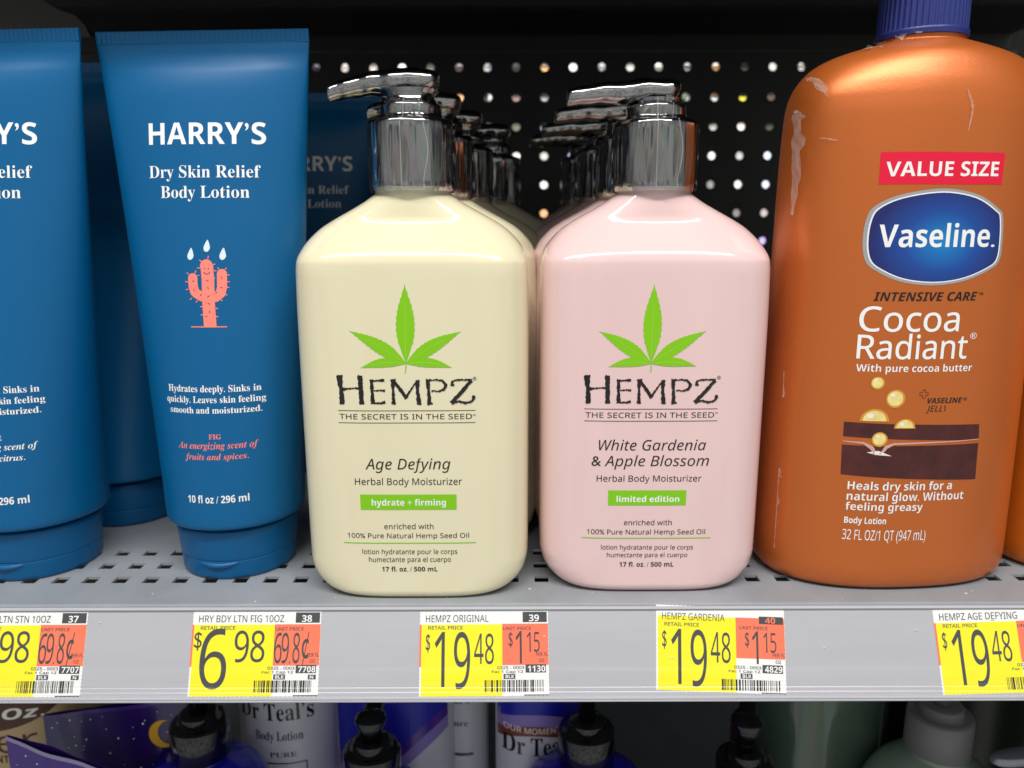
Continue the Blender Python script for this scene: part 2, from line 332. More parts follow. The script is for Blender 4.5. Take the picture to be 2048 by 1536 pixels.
class Print:
    """printed ink: flat shapes in (x,z) mm, laid on a surface by fn(x,z,offset)"""
    def __init__(s,fn,step=3.0): s.bm=bmesh.new(); s.fn=fn; s.off=.12; s.step=step; s.lay=None; s.layer=s.bm.verts.layers.float.new('off')
    def add(s,v,f,off=None,mi=0):
        off=s.off if off is None else off
        vs=[]
        for x,z in v:
            q=s.bm.verts.new((x,0,z)); q[s.layer]=off; vs.append(q)
        for a in f:
            try: s.bm.faces.new([vs[i] for i in a]).material_index=mi
            except ValueError: pass
        return s
    def text(s,t,st,xl,xr,zt,zb,off=None,mi=0,space=1.0,box_fit=False,rot=0,shear=0):
        v,f=flat_text(t,st,xl,xr,zt,zb,space,box_fit)
        return s.add(v,f,off,mi)
    def poly(s,pts,off=None,mi=0):
        tri=geometry.tessellate_polygon([[Vector((x,z,0)) for x,z in pts]])
        return s.add(pts,[tuple(t) for t in tri],off,mi)
    def rect(s,x0,x1,z0,z1,off=None,mi=0): return s.add([(x0,z0),(x1,z0),(x1,z1),(x0,z1)],[(0,1,2,3)],off,mi)
    def disc(s,cx,cz,rx,rz=None,off=None,mi=0,a0=0,a1=360,n=28):
        rz=rz or rx
        pts=[(cx+rx*math.cos(math.radians(a0+(a1-a0)*i/n)),cz+rz*math.sin(math.radians(a0+(a1-a0)*i/n))) for i in range(n if a1-a0>=360 else n+1)]
        return s.poly(pts,off,mi)
    def stroke(s,pts,w,off=None,mi=0,jit=0,seed=0,sub=1,taper=False):
        rnd=random.Random(seed); P=[]
        ws=w if isinstance(w,(list,tuple)) else [w]*len(pts)
        for i in range(len(pts)-1):
            for k in range(sub):
                t=k/sub; P.append((pts[i][0]+(pts[i+1][0]-pts[i][0])*t,pts[i][1]+(pts[i+1][1]-pts[i][1])*t,ws[i]+(ws[i+1]-ws[i])*t))
        P.append((*pts[-1],ws[-1]))
        L=[];R=[]
        for i,(x,z,ww) in enumerate(P):
            a=P[max(0,i-1)]; b=P[min(len(P)-1,i+1)]; dx,dz=b[0]-a[0],b[1]-a[1]; l=math.hypot(dx,dz) or 1
            nx,nz=-dz/l,dx/l; h=ww/2
            L.append((x+nx*(h+rnd.uniform(-jit,jit)),z+nz*(h+rnd.uniform(-jit,jit)))); R.append((x-nx*(h+rnd.uniform(-jit,jit)),z-nz*(h+rnd.uniform(-jit,jit))))
        n=len(P); return s.add(L+R,[(i,i+1,n+i+1,n+i) for i in range(n-1)],off,mi)
    def build(s,name,parent,mats):
        bm=s.bm
        if not bm.verts: return None
        xs=[v.co.x for v in bm.verts]; zs=[v.co.z for v in bm.verts]
        if s.step:
            for ax,lo,hi,st in ((0,min(xs),max(xs),s.step),(2,min(zs),max(zs),s.step*2)):
                k=math.floor(lo/st)+1
                while k*st<hi:
                    co=[0,0,0]; no=[0,0,0]; co[ax]=k*st; no[ax]=1
                    bmesh.ops.bisect_plane(bm,geom=bm.verts[:]+bm.edges[:]+bm.faces[:],plane_co=co,plane_no=no,dist=1e-5); k+=1
        for v in bm.verts:
            v.co=Vector(s.fn(v.co.x,v.co.z,v[s.layer]))*MM
        bm.normal_update()
        for f in bm.faces:
            if f.normal.y>0: f.normal_flip()
        return obj(name,bm,parent,mats,smooth=False)
def on_front(rs):
    def fn(x,z,off):
        y=front_at(rs,x,z); e=.4
        dx=(front_at(rs,x+e,z)-front_at(rs,x-e,z))/(2*e); dz=(front_at(rs,x,z+e)-front_at(rs,x,z-e))/(2*e)
        n=Vector((dx,-1,dz)).normalized()
        return (x+n.x*off,y+n.y*off,z+n.z*off)
    return fn
def on_plane(y0): return lambda x,z,off:(x,y0-off,z)
def on_cyl(r,cy=0): return lambda x,z,off:((r+off)*math.sin(x/r),cy-(r+off)*math.cos(x/r),z)

# ---------------------------------------------------------------- shelf, pegboard, upper shelf
shelf=thing('store_shelf',0,0,0,0,'grey steel shelf with square punched holes and sloping price strip along its front','shelf')
def deck():
    bm=bmesh.new()
    hx=[-200+13.3*k for k in range(-15,47)]; hy=[22,36.5,51]; h=3.1
    X=[-420]+[v for c in hx for v in (c-h,c+h)]+[440]; Yb=[0]+[v for c in hy for v in (c-h,c+h)]+[70,425]
    V={}
    def v(i,j,k):
        q=(i,j,k)
        if q not in V: V[q]=bm.verts.new((X[i]*MM,Yb[j]*MM,(0,-1.2)[k]*MM))
        return V[q]
    hole=lambda i,j: i%2==1 and i<len(X)-2 and j in (1,3,5)
    for i in range(len(X)-1):
        for j in range(len(Yb)-1):
            if hole(i,j):
                bm.faces.new((v(i,j,0),v(i,j,1),v(i+1,j,1),v(i+1,j,0))); bm.faces.new((v(i,j+1,0),v(i+1,j+1,0),v(i+1,j+1,1),v(i,j+1,1)))
                bm.faces.new((v(i,j,0),v(i,j+1,0),v(i,j+1,1),v(i,j,1))); bm.faces.new((v(i+1,j,0),v(i+1,j,1),v(i+1,j+1,1),v(i+1,j+1,0)))
            else:
                bm.faces.new((v(i,j,0),v(i+1,j,0),v(i+1,j+1,0),v(i,j+1,0))); bm.faces.new((v(i,j,1),v(i,j+1,1),v(i+1,j+1,1),v(i+1,j,1)))
    return bm
obj('deck',deck(),shelf,[M_SHELF],smooth=False)
nose=[(0.02,-.01),(-.6,-.1),(-1.0,-.35),(-1.25,-.75),(-1.3,-1.3),(-1.3,-6),(0,-6),(0,-1.3)]
obj('front_edge',extrude_profile(nose,-420,440,closed=True),shelf,[M_SHELF],smooth=False)
TI=math.radians(23); S0=(-1.75,-1.2)
def strip_yz(s,off=0):
    """point on the sloping strip, s mm down it, off mm out of it"""
    b=0
    o=off+b
    return (S0[0]-s*math.sin(TI)-o*math.cos(TI), S0[1]-s*math.cos(TI)+o*math.sin(TI))
prof=[strip_yz(s,o) for s,o in ((-.3,-.3),(-.3,.9),(.8,1.0),(1.2,.3),(1.6,0),(34.6,0),(34.7,.9),(35.0,1.2),(35.6,1.2),(35.9,.8),(36.1,.8),(36.3,1.1),(36.7,.9),(36.8,.2),(36.8,-1.5),(0,-1.6))]
obj('price_channel',extrude_profile(prof,-420,440,closed=True),shelf,[M_CHANNEL],smooth=False)
def cover_off(s):
    return .55+0.8*math.exp(-((s-26)/2.6)**2)+(.22*math.sin((s-29.5)*3.6) if s>29.5 else 0)
obj('clear_cover',extrude_profile([strip_yz(s*.35,cover_off(s*.35)+.0) for s in range(3,98)],-420,440),shelf,[M_CLEAR])
sb=bmesh.new(); r9=random.Random(11)
for k in range(46):
    x=r9.uniform(-215,230); 
    if k%2: y,z,n_=strip_yz(r9.uniform(4,33),.12)+(0,)
    else: y,z=r9.uniform(1,18),.05
    rr=r9.choice((.12,.18,.25,.4))
    bmesh.ops.create_icosphere(sb,subdivisions=1,radius=rr*MM,matrix=Matrix.Translation((x*MM,y*MM,z*MM))@Matrix.Diagonal((r9.uniform(1,2.4),1,.4,1)))
tag(obj('dust_specks',sb,shelf,[mat('pale_dust','dcd8d2',.8)],smooth=False),kind='stuff')
pb=thing('pegboard_back',0,431,0,0,'black perforated pegboard standing behind the lotion bottles','pegboard')
def peg():
    bm=bmesh.new(); p=25.4; n=16; r=3.5
    for th in (0,2.5):
        cx0=29.8-19*p; cz0=293
        for i in range(36):
            for j in range(13):
                cx=cx0+i*p; cz=cz0-j*p; sq=[];ci=[]
                for k in range(n):
                    a=2*math.pi*k/n; c,s=math.cos(a),math.sin(a); m=max(abs(c),abs(s))
                    sq.append(bm.verts.new(((cx+p/2*c/m)*MM,th*MM,(cz+p/2*s/m)*MM))); ci.append(bm.verts.new(((cx+r*c)*MM,th*MM,(cz+r*s)*MM)))
                for k in range(n):
                    q=(k+1)%n; bm.faces.new((sq[k],sq[q],ci[q],ci[k]))
                if th==0:
                    cb=[bm.verts.new((v.co.x,2.5*MM,v.co.z)) for v in ci]
                    for k in range(n):
                        q=(k+1)%n; bm.faces.new((ci[k],ci[q],cb[q],cb[k]))
    bmesh.ops.remove_doubles(bm,verts=bm.verts,dist=1e-6)
    return bm
obj('perforated_panel',peg(),pb,[M_DARK],smooth=False)
b=bmesh.new(); box(b,-420,440,-3,2.4,306,326); obj('top_rail',b,pb,[M_DARK],smooth=False)
up=thing('upper_shelf',0,0,318,0,'dark underside of the shelf above the bottles','shelf')
b=bmesh.new(); box(b,-420,440,0,428,1,3); obj('underside',b,up,[M_DARK],smooth=False)
b=bmesh.new(); box(b,-420,440,-2,0,-14,32); obj('front_edge',b,up,[M_SHELF],smooth=False)
b=bmesh.new()
for yy in (300,):
    box(b,-420,440,yy,yy+14,-9,0.8)
obj('stiffener',b,up,[M_DARK],smooth=False)
# curved bracket arm at the upper left, under the upper shelf
br=thing('shelf_bracket',0,200,0,0,'dark curved bracket plate under the upper shelf at the far left','bracket')
bb=bmesh.new(); A=[];B=[]
for (x,z) in [(-330,266),(-330,318.5),(-292,318.5),(-287,300),(-282,288),(-270,281),(-261,278),(-256,273),(-253,266)]: A.append(bb.verts.new((x*MM,0,z*MM))); B.append(bb.verts.new((x*MM,4*MM,z*MM)))
bb.faces.new(A); bb.faces.new(list(reversed(B)))
for i in range(len(A)): j=(i+1)%len(A); bb.faces.new((A[i],A[j],B[j],B[i]))
obj('arm_plate',bb,br,[mat('bracket_grey','3a3832',.5)],smooth=False)
lo=thing('lower_shelf',0,0,-300,0,'shelf deck below carrying the lower row of bottles','shelf')
b=bmesh.new(); box(b,-420,440,0,425,-2,0); obj('deck',b,lo,[M_SHELF],smooth=False)
b=bmesh.new(); box(b,-420,440,426,429,0,280); obj('back_panel',b,lo,[M_DARK],smooth=False)
# goods of the next aisle, seen only through the peg holes
def carton_mat():
    m=bpy.data.materials.new('mixed_cartons'); m.use_nodes=True; n=m.node_tree; p=n.nodes['Principled BSDF']; p.inputs['Roughness'].default_value=.5
    tc=n.nodes.new('ShaderNodeTexCoord'); v=n.nodes.new('ShaderNodeTexWhiteNoise'); v.noise_dimensions='3D'
    mp=n.nodes.new('ShaderNodeVectorMath'); mp.operation='SNAP'; mp.inputs[1].default_value=(.062,10,.075)
    r=n.nodes.new('ShaderNodeValToRGB'); e=r.color_ramp; e.interpolation='CONSTANT'
    cols=[(0,(.85,.85,.82)),(.34,(.75,.8,.95)),(.46,(.5,.42,.75)),(.52,(.9,.5,.22)),(.57,(.5,.48,.44)),(.72,(.25,.16,.14)),(.8,(.12,.15,.1)),(.86,(.8,.75,.05)),(.9,(.9,.8,.75))]
    e.elements[0].color=(*cols[0][1],1); e.elements[1].position=cols[1][0]; e.elements[1].color=(*cols[1][1],1)
    for p_,c in cols[2:]:
        q=e.elements.new(p_); q.color=(*c,1)
    L=n.links.new; L(tc.outputs['Object'],mp.inputs[0]); L(mp.outputs[0],v.inputs['Vector']); L(v.outputs['Value'],r.inputs['Fac']); L(r.outputs['Color'],p.inputs['Base Color'])
    return m
b=bmesh.new()
for i in range(36):
    for j in range(11):
        d=random.uniform(0,40); box(b,-1116+i*62+1,-1116+(i+1)*62-1,2000-d,2060,-150+j*75+.5,-150+j*75+random.uniform(60,74))
g=obj('far_aisle_goods',b,None,[carton_mat()],smooth=False); tag(g,'mixed bright cartons glimpsed only through the pegboard holes','cartons',kind='stuff')

# ---------------------------------------------------------------- pump bottles
def leaf(pr,c,tips,low,stem):
    """five pointed serrated leaflets fanning from c"""
    def leaflet(tip,W,bow,peak,seed):
        dx,dz=tip[0]-c[0],tip[1]-c[1]; Ln=math.hypot(dx,dz); ux,uz=dx/Ln,dz/Ln; nx,nz=-uz,ux
        N=26; Lp=[];Rp=[];Md=[]
        for i in range(N+1):
            t=i/N; tt=t**peak
            w=W*(math.sin(math.pi*tt)**1.15)*(1.0 if t<.75 else 1-.25*(t-.75)/.25)
            saw=(0.09*W if (i%2 and .25<t<.95) else 0)
            bx=bow*math.sin(math.pi*t)
            px,pz=c[0]+ux*Ln*t+nx*bx,c[1]+uz*Ln*t+nz*bx
            Lp.append((px+nx*(w+saw),pz+nz*(w+saw))); Rp.append((px-nx*(w+saw),pz-nz*(w+saw))); Md.append((px,pz))
        pr.add(Lp+Rp,[(i,i+1,N+1+i+1,N+1+i) for i in range(N)],.10+.012*seed,0)
        pr.stroke(Md[2:20],.16,.18,1)
    leaflet(tips[0],3.45,0,.92,1); leaflet(tips[1],2.5,-.6,.8,2); leaflet(tips[2],2.5,.6,.8,3)
    leaflet(low[0],1.75,1.2*-1,.85,4); leaflet(low[1],1.75,1.2,.85,5)
    pr.stroke([c,((c[0]+stem[0])/2+.2,(c[1]+stem[1])/2),stem],.35,.17,0)
def rough_brand(pr,q,reg):
    """the hand-cut capitals, drawn in a 1125 x 240 box fitted to corners q"""
    x0=(q[0][0]+q[3][0])/2; x1=(q[1][0]+q[2][0])/2; zt=(q[0][1]+q[1][1])/2; zb=(q[2][1]+q[3][1])/2
    X=lambda a:x0+(a-300)/1118*(x1-x0); Z=lambda b_:zt-(b_-932)/235*(zt-zb); S=(x1-x0)/1118
    n=[0]
    def st(pts,w,jit=4.2,sub=7):
        n[0]+=1; ww=[v*S*1.3 for v in w] if isinstance(w,(list,tuple)) else w*S*1.3
        pr.stroke([(X(a),Z(b_)) for a,b_ in pts],ww,.12+.004*n[0],0,jit*S,n[0],sub)
    st([(318,936),(326,1045),(330,1162)],[40,26,32]); st([(300,942),(345,936)],14); st([(315,1160),(348,1156)],12)
    st([(487,934),(489,1040),(494,1164)],[34,25,32]); st([(470,938),(503,938)],12)
    st([(340,1044),(385,1040),(430,1034),(482,1034)],[22,9,10,15])
    st([(578,966),(580,1060),(584,1160)],[26,18,28]); st([(568,970),(620,974),(683,970)],[12,9,18]); st([(582,1056),(640,1050),(686,1052)],[9,9,18]); st([(580,1150),(640,1156),(684,1146)],[12,12,22])
    st([(748,966),(752,1060),(750,1160)],[26,16,20]); st([(735,970),(775,968)],12); st([(735,1156),(770,1156)],12)
    st([(756,972),(810,1045),(858,1118)],[20,22,22]); st([(856,1108),(900,1040),(940,985),(962,972)],[16,10,11,16])
    st([(952,970),(950,1060),(958,1158)],[28,20,28]); st([(940,1160),(978,1158)],12)
    st([(1034,968),(1040,1060),(1044,1160)],[26,19,26]); st([(1018,970),(1060,968)],12); st([(1025,1160),(1070,1158)],12)
    st([(1050,972),(1105,966),(1155,976),(1180,1008),(1166,1042),(1120,1058),(1062,1056)],[10,10,14,19,17,10,9])
    st([(1250,1016),(1228,1006),(1232,982),(1262,970),(1320,970),(1390,968)],[9,19,14,10,11,13])
    st([(1386,974),(1310,1060),(1222,1154)],[22,24,28]); st([(1225,1156),(1280,1140),(1335,1156),(1385,1144),(1408,1112)],[16,12,15,12,18])
    for (a,b_,r) in ((1402,1108,15),(1232,1000,10)):
        n[0]+=1; pr.disc(X(a),Z(b_),r*S,None,.12+.004*n[0],0)
    pr.text("®",'r',reg[0]-.7,reg[0]+.8,reg[1]+.9,reg[1]-.6,box_fit=True)
PB=rings(PUMP_BODY,8)
def pump_head(root,hz,left,right,flat):
    """black collar, dome, stem and lever head with its spout to the left, and the clear film shrunk over them"""
    rib=lambda i,z,hw: 1-(.012 if i%2 else 0) if 170.5<z<192 else 1
    obj('collar',lathe([(168.6,15.9),(169,16.6),(169.8,16.8),(170.6,16.8),(191.4,16.6),(192.3,16.4),(193,15.8),(193.3,14.2)],144,rib),root,[M_BLACKP],smooth=False)
    obj('pump_dome',lathe([(193.2,14.5),(194,14.2),(195,12.4),(195.6,11.8),(199.6,11.6),(200.5,11),(200.9,9.6),(201,8)],64),root,[M_BLACKP])
    obj('stem',lathe([(200.8,7.6),(201.6,7.0),(hz-6,7),(hz-3,7.8)],48),root,[M_BLACKP])
    def head(g,zg):
        N=40; secs=[]
        keys=[(0,right,1.2,.6,.5),(.03,right-.6,1.0,1.6,5.5),(.10,right-2.5,.6,3.2,8.5),(.25,right*.45,0,4.3,10),(.42,-left*.16,0,4.4,9.4),(.6,-left*.42,-.4,3.8,6.8),(.8,-left*.72,-1.6+flat,3.0,5),(.97,-left*.99,-4.4+flat*2,2.3,4),(1,-left,-4.7+flat*2,1.2,2.6)]
        ts=[k[0] for k in keys]
        for i in range(N+1):
            t=i/N; secs.append([pchip(ts,[k[c] for k in keys],t) for c in (1,2,3,4)])
        bm=bmesh.new(); prev=None
        for x,zc,h,w in secs:
            ring=[]
            for k in range(28):
                a=2*math.pi*k/28; zz=(h+g)*spow(math.sin(a),.9)
                if zz>0 and not zg: zz*=.8
                ring.append(bm.verts.new((x*MM*(1+g*.015),(w+g)*spow(math.cos(a),.92)*MM,(hz+zc+zz)*MM)))
            if prev:
                for k in range(28): bm.faces.new((prev[k],ring[k],ring[(k+1)%28],prev[(k+1)%28]))
            else: bm.faces.new(ring)
            prev=ring
        bm.faces.new(list(reversed(prev))); return bm
    obj('pump_lever',head(0,False),root,[M_BLACKP])
    fw=bmesh.new()
    rnd=random.Random(int(hz*10))
    ph=[rnd.uniform(0,6) for _ in range(6)]
    def crump(i,z,hw):
        a=2*math.pi*i/96
        k=.004*math.sin(3*a+ph[0]+z*.05)+.003*math.sin(7*a+ph[1]-z*.1)+.002*math.sin(13*a+ph[2])
        if z>194: k+=.018*math.sin(4*a+ph[3]+z*.3)+.006*math.sin(9*a+ph[4]-z*.5)
        return 1+k
    fz=rings([(166.8,17.0,17,2),(168.5,17.5,17.5,2),(180,17.6,17.6,2),(192.5,17.5,17.5,2),(193.8,16.9,16.9,2),(195.2,13.6,13.6,2),(196,12.4,12.4,2),(199.8,12.2,12.2,2),(200.8,11,11,2),(hz-5.2,9.6,9.4,2),(hz-3,11.5,10.2,2)],5)
    w=obj('shrink_film',loft(fz,96,crump,closed=False),root,[M_SLEEVE])
    hf=head(.8,True)
    for v in hf.verts:
        p=v.co*1000; k=.22*math.sin(p.x*.4+ph[0])+.1*math.sin(p.x*.9+p.y*.8+ph[1])
        v.co.z+=k*MM; v.co.y+=.4*math.sin(p.x*.7+ph[2])*MM
    obj('lever_film',hf,root,[M_FILM])
    # perforation dots down the film
    db=bmesh.new()
    for ang,wob in ((-97,0),(-66,3)):
        for k in range(38):
            z=168+k*.92
            r=[q for q in fz if q[0]>=z][0][1]+.25
            a=math.radians(ang+wob*math.sin(z*.25)); x,y=r*math.cos(a),r*math.sin(a)
            bmesh.ops.create_icosphere(db,subdivisions=1,radius=.2*MM,matrix=Matrix.Translation((x*MM,y*MM,z*MM)))
    obj('perforation',db,w,[M_DOT])
def pump_bottle(kind,body,label,cat,group,name,hz,left,right,flat):
    X,Y,Z,rz=PLACE[kind]
    root=thing(name,X,Y,Z,rz,label,cat,group)
    obj('bottle_body',loft(PB,160),root,[body])
    pump_head(root,hz,left,right,flat)
    fn=on_front(PB); L_=LABELS[kind]
    p=Print(fn); leaf(p,L_['leaf'][0],L_['leaf'][1:4],L_['leaf'][4:6],L_['leaf'][6]); p.build('leaf_emblem',root,[M_GREEN,M_GREENL])
    p=Print(fn); rough_brand(p,L_['brand'],L_['reg'][0]); p.build('brand_lettering',root,[M_BLACK])
    p=Print(fn)
    for k in ('rule1','rule2'):
        a,b_=L_[k]; z=(a[1]+b_[1])/2; p.rect(a[0],b_[0],z-.11,z+.11)
    for k in ('tag','name','black','bold'):
        for t,s,xl,xr,zt,zb in L_[k]: p.text(t,s,xl,xr,zt,zb,box_fit=(t in '™®'))
    p.build('label_lettering',root,[M_BLACK])
    q=L_['banner']; x0=(q[0][0]+q[3][0])/2; x1=(q[1][0]+q[2][0])/2; z1=(q[0][1]+q[1][1])/2; z0=(q[2][1]+q[3][1])/2
    p=Print(fn); p.rect(x0,x1,z0,z1); bn=p.build('banner',root,[M_GREEN])
    p=Print(fn); p.off=.16
    for t,s,xl,xr,zt,zb in L_['ban']: p.text(t,s,xl,xr,zt,zb)
    p.build('banner_lettering',bn,[M_WHITE])
    p=Print(fn); a,b_=L_['line']; z=(a[1]+b_[1])/2; p.rect(a[0],b_[0],z-.2,z+.2); p.build('underline',root,[M_GREEN])
    return root
cream=pump_bottle('cream',M_CREAM,'cream pump bottle with green leaf emblem and a green hydrate and firming banner','lotion bottle','leaf emblem pump bottles','pump_bottle',209,32,11.5,0)
pink=pump_bottle('pink',M_PINK,'pale pink pump bottle with green leaf emblem and a limited edition banner','lotion bottle','leaf emblem pump bottles','pump_bottle',206,36,9,1.0)
rear=[(cream,-35,83,-1,'cream pump bottle directly behind the front cream bottle'),(cream,-27,137,2,'cream pump bottle third in line behind the front cream bottle'),(cream,-12,191,-3,'cream pump bottle fourth in line, deep in shade behind the cream row'),
      (pink,57.2,88,1,'pale pink pump bottle directly behind the front pink bottle'),(pink,53,142,-2,'pale pink pump bottle third in line behind the front pink bottle'),(pink,48,196,2,'pale pink pump bottle fourth in line, deep in shade behind the pink row')]
for src,x,y,rz,lab in rear:
    c=copy_tree(src); c.location=(x*MM,y*MM,0); c.rotation_euler=(0,0,math.radians(rz)); c['label']=lab

# ---------------------------------------------------------------- blue tubes
TB=rings(TUBE_BODY,8)
def cactus(pr,q):
    """coral cactus with spines over a ground line; q: top, foot, left, right points"""
    cx=q[0][0]; zt=q[0][1]; zb=q[1][1]; s=(zt-zb)/155.0
    X=lambda a:cx+(a-1031)/2.477*s; Z=lambda b_:zt-(b_-1277)/2.477*s
    def cap(pts,w,off):
        pr.stroke([(X(a),Z(b_)) for a,b_ in pts],w/2.477*s,off,0)
    def d(a,b_,r,off,mi=0): pr.disc(X(a),Z(b_),r/2.477*s,None,off,mi)
    cap([(1029,1322),(1034,1400),(1034,1520),(1040,1656)],70,.12); d(1027,1322,35,.124)
    cap([(948,1392),(950,1440),(962,1470),(990,1488),(1030,1496)],54,.128); d(948,1390,27,.132); d(956,1462,26,.134); d(985,1484,26,.138)
    cap([(1111,1368),(1110,1440),(1100,1475),(1075,1494),(1040,1500)],54,.136); d(1111,1367,27,.14); d(1104,1470,26,.142); d(1080,1490,26,.146)
    for a,b_,da,db in [(1036,1285,3,-16),(1000,1300,-12,-10),(993,1335,-18,-2),(1062,1318,14,-6),(1066,1350,16,0),(925,1368,-12,-8),(962,1362,6,-14),(920,1410,-16,0),(920,1450,-14,4),(940,1500,-12,8),(970,1512,-6,12),(1095,1342,-6,-10),(1128,1344,8,-10),(1138,1375,14,-4),(1138,1410,14,0),(1136,1440,14,2),(1125,1478,12,6),(1100,1505,8,10),(986,1375,-12,0),(1072,1385,-4,8),(1000,1545,-14,2),(1072,1555,14,2),(1002,1590,-14,2),(1072,1600,14,2)]:
        pr.stroke([(X(a),Z(b_)),(X(a+da),Z(b_+db))],5/2.477*s,.118,0)
    for i,(a,b_) in enumerate([(950,1406),(955,1455),(993,1482),(1030,1403),(1033,1443),(1078,1470),(1106,1442),(1109,1388),(1035,1490),(1036,1530),(1040,1575),(1020,1600)]):
        an=i*1.1; pr.stroke([(X(a-7*math.cos(an)),Z(b_-7*math.sin(an))),(X(a+7*math.cos(an)),Z(b_+7*math.sin(an)))],4/2.477*s,.16,1)
    for a in (1017,1038): d(a,1338,3.6,.16,1)
    pr.stroke([(X(1010+i*4.6),Z(1357+11*math.sin(math.pi*i/8))) for i in range(9)],4/2.477*s,.16,1)
    pr.stroke([(X(1031-100),Z(1658)),(X(1031+100),Z(1658))],6/2.477*s,.15,0)
def tube(X,Y,rz,label,scent,ink,art,name='lotion_tube'):
    root=thing(name,X,Y,0,rz,label,'lotion tube','blue lotion tubes standing on their caps')
    body=obj('tube_body',loft(TB,128),root,[M_BLUE])
    # crimped seal
    bm=bmesh.new(); n=90; pr_=None
    for i in range(n+1):
        x=-45+90*i/n; d=.95 if i%2 else .72
        c=[bm.verts.new((x*MM,-d*MM,227.9*MM)),bm.verts.new((x*MM,-d*MM,232.6*MM)),bm.verts.new((x*MM,-.5*MM,233*MM)),bm.verts.new((x*MM,.5*MM,233*MM)),bm.verts.new((x*MM,d*MM,232.6*MM)),bm.verts.new((x*MM,d*MM,227.9*MM))]
        if pr_:
            for k in range(5): bm.faces.new((pr_[k],c[k],c[k+1],pr_[k+1]))
        else: bm.faces.new(list(reversed(c)))
        pr_=c
    bm.faces.new(pr_)
    obj('crimped_seal',bm,root,[M_BLUE],smooth=False)
    cap=[(0,.01),(0,22),(.05,24),(.4,24.7),(1.4,25.2),(1.9,25.25),(8.2,25.72),(8.6,25.75),(8.75,25.6),(9.1,25.6),(9.25,25.8),(9.7,25.84),(21,26.82),(21.6,26.85),(22.6,26.6),(23,25.8),(23.05,21),(25,21)]
    cp=obj('flip_cap',lathe(cap,96),root,[M_BLUECAP])
    for p_ in cp.data.polygons: p_.use_smooth=True
    # thumb recess and lip on the cap
    bm=bmesh.new(); N=24; prev=None
    for i in range(N+1):
        t=-1+2*i/N; x=9.2*t; w=1.5*(1-t*t)**.5
        r=25.5; an=x/r
        def P3(dr,z): return bm.verts.new(((r+dr)*math.sin(an)*MM,-(r+dr)*math.cos(an)*MM,z*MM))
        zz=8.0-1.4*(1-t*t)
        c=[P3(-.1,zz+w+.1),P3(.2+1.3*(1-t*t),zz+w*.6),P3(.2+1.0*(1-t*t),zz-.2),P3(-.1,zz-w*.7-.1)]
        if prev:
            for k in range(3): bm.faces.new((prev[k],c[k],c[k+1],prev[k+1]))
        prev=c
    obj('thumb_lip',bm,cp,[M_BLUECAP])
    p=Print(on_cyl(25.95)); 
    arc=[(9*math.cos(a),8.8+7.5*math.sin(a)) for a in [math.pi*i/20 for i in range(21)]]
    arc=[(x*(1 if abs(x)<8.7 else 1),z) for x,z in arc]
    p.stroke(arc,.35,.14,0); p.build('recess_outline',cp,[mat('blue_groove','0a5288',.5)])
    fn=on_front(TB); L_=LABELS['tube']
    p=Print(fn)
    for t,s,xl,xr,zt,zb in L_['white']: p.text(t,s,xl,xr,zt,zb)
    p.build('label_lettering',root,[M_WHITE])
    p=Print(fn)
    for (t,s,xl,xr,zt,zb),(t2) in zip(L_['scent'],scent):
        k=len(t2)/len(t) if t!='FIG' else 1.6*len(t2)/5
        if t.startswith('An'): k=1
        c=(xl+xr)/2; h=(xr-xl)/2*k
        p.text(t2,s,c-h,c+h,zt,zb)
    p.build('scent_lettering',root,[ink])
    if art:
        p=Print(fn); cactus(p,L_['cactus']); p.build('cactus_emblem',root,[M_CORAL,M_NAVYI])
        p=Print(fn)
        for x,z in L_['drop']:
            pts=[]
            for i in range(20):
                a=2*math.pi*i/20; r=1.35*(1 if math.sin(a)<0 else 1)
                pts.append((x+r*math.cos(a)*(1-.55*max(0,math.sin(a))),z-.8+r*(math.sin(a)*(1.35 if math.sin(a)<0 else 2.3))))
            pts=[(px+(pz-z)*.12,pz) for px,pz in pts]
            p.poly(pts)
        p.build('water_drops',root,[mat('pale_drop_ink','dfeef4',.4)] if 'pale_drop_ink' not in MATS else [MATS['pale_drop_ink']])
    return root
X,Y,Z,rz=PLACE['tube']
tube(X,Y,rz,'blue squeeze tube with coral cactus picture and coral scent lettering beside the cream bottle',['FIG','An energizing scent of','fruits and spices.'],M_CORAL,True)
tube(-221.5,45,-4,'blue squeeze tube cut off by the left edge of the photo',['STONE','An energizing scent of','stone and citrus.'],M_WHITE,False)
tube(-210,108,176,'shaded blue squeeze tube showing its plain back between the two front tubes',['STONE','An energizing scent of','stone and citrus.'],M_WHITE,False)
tube(-124,196,1,'dark shaded blue squeeze tube far back behind the cactus tube, left of the cream bottle',['FIG','An energizing scent of','fruits and spices.'],M_CORAL,True)

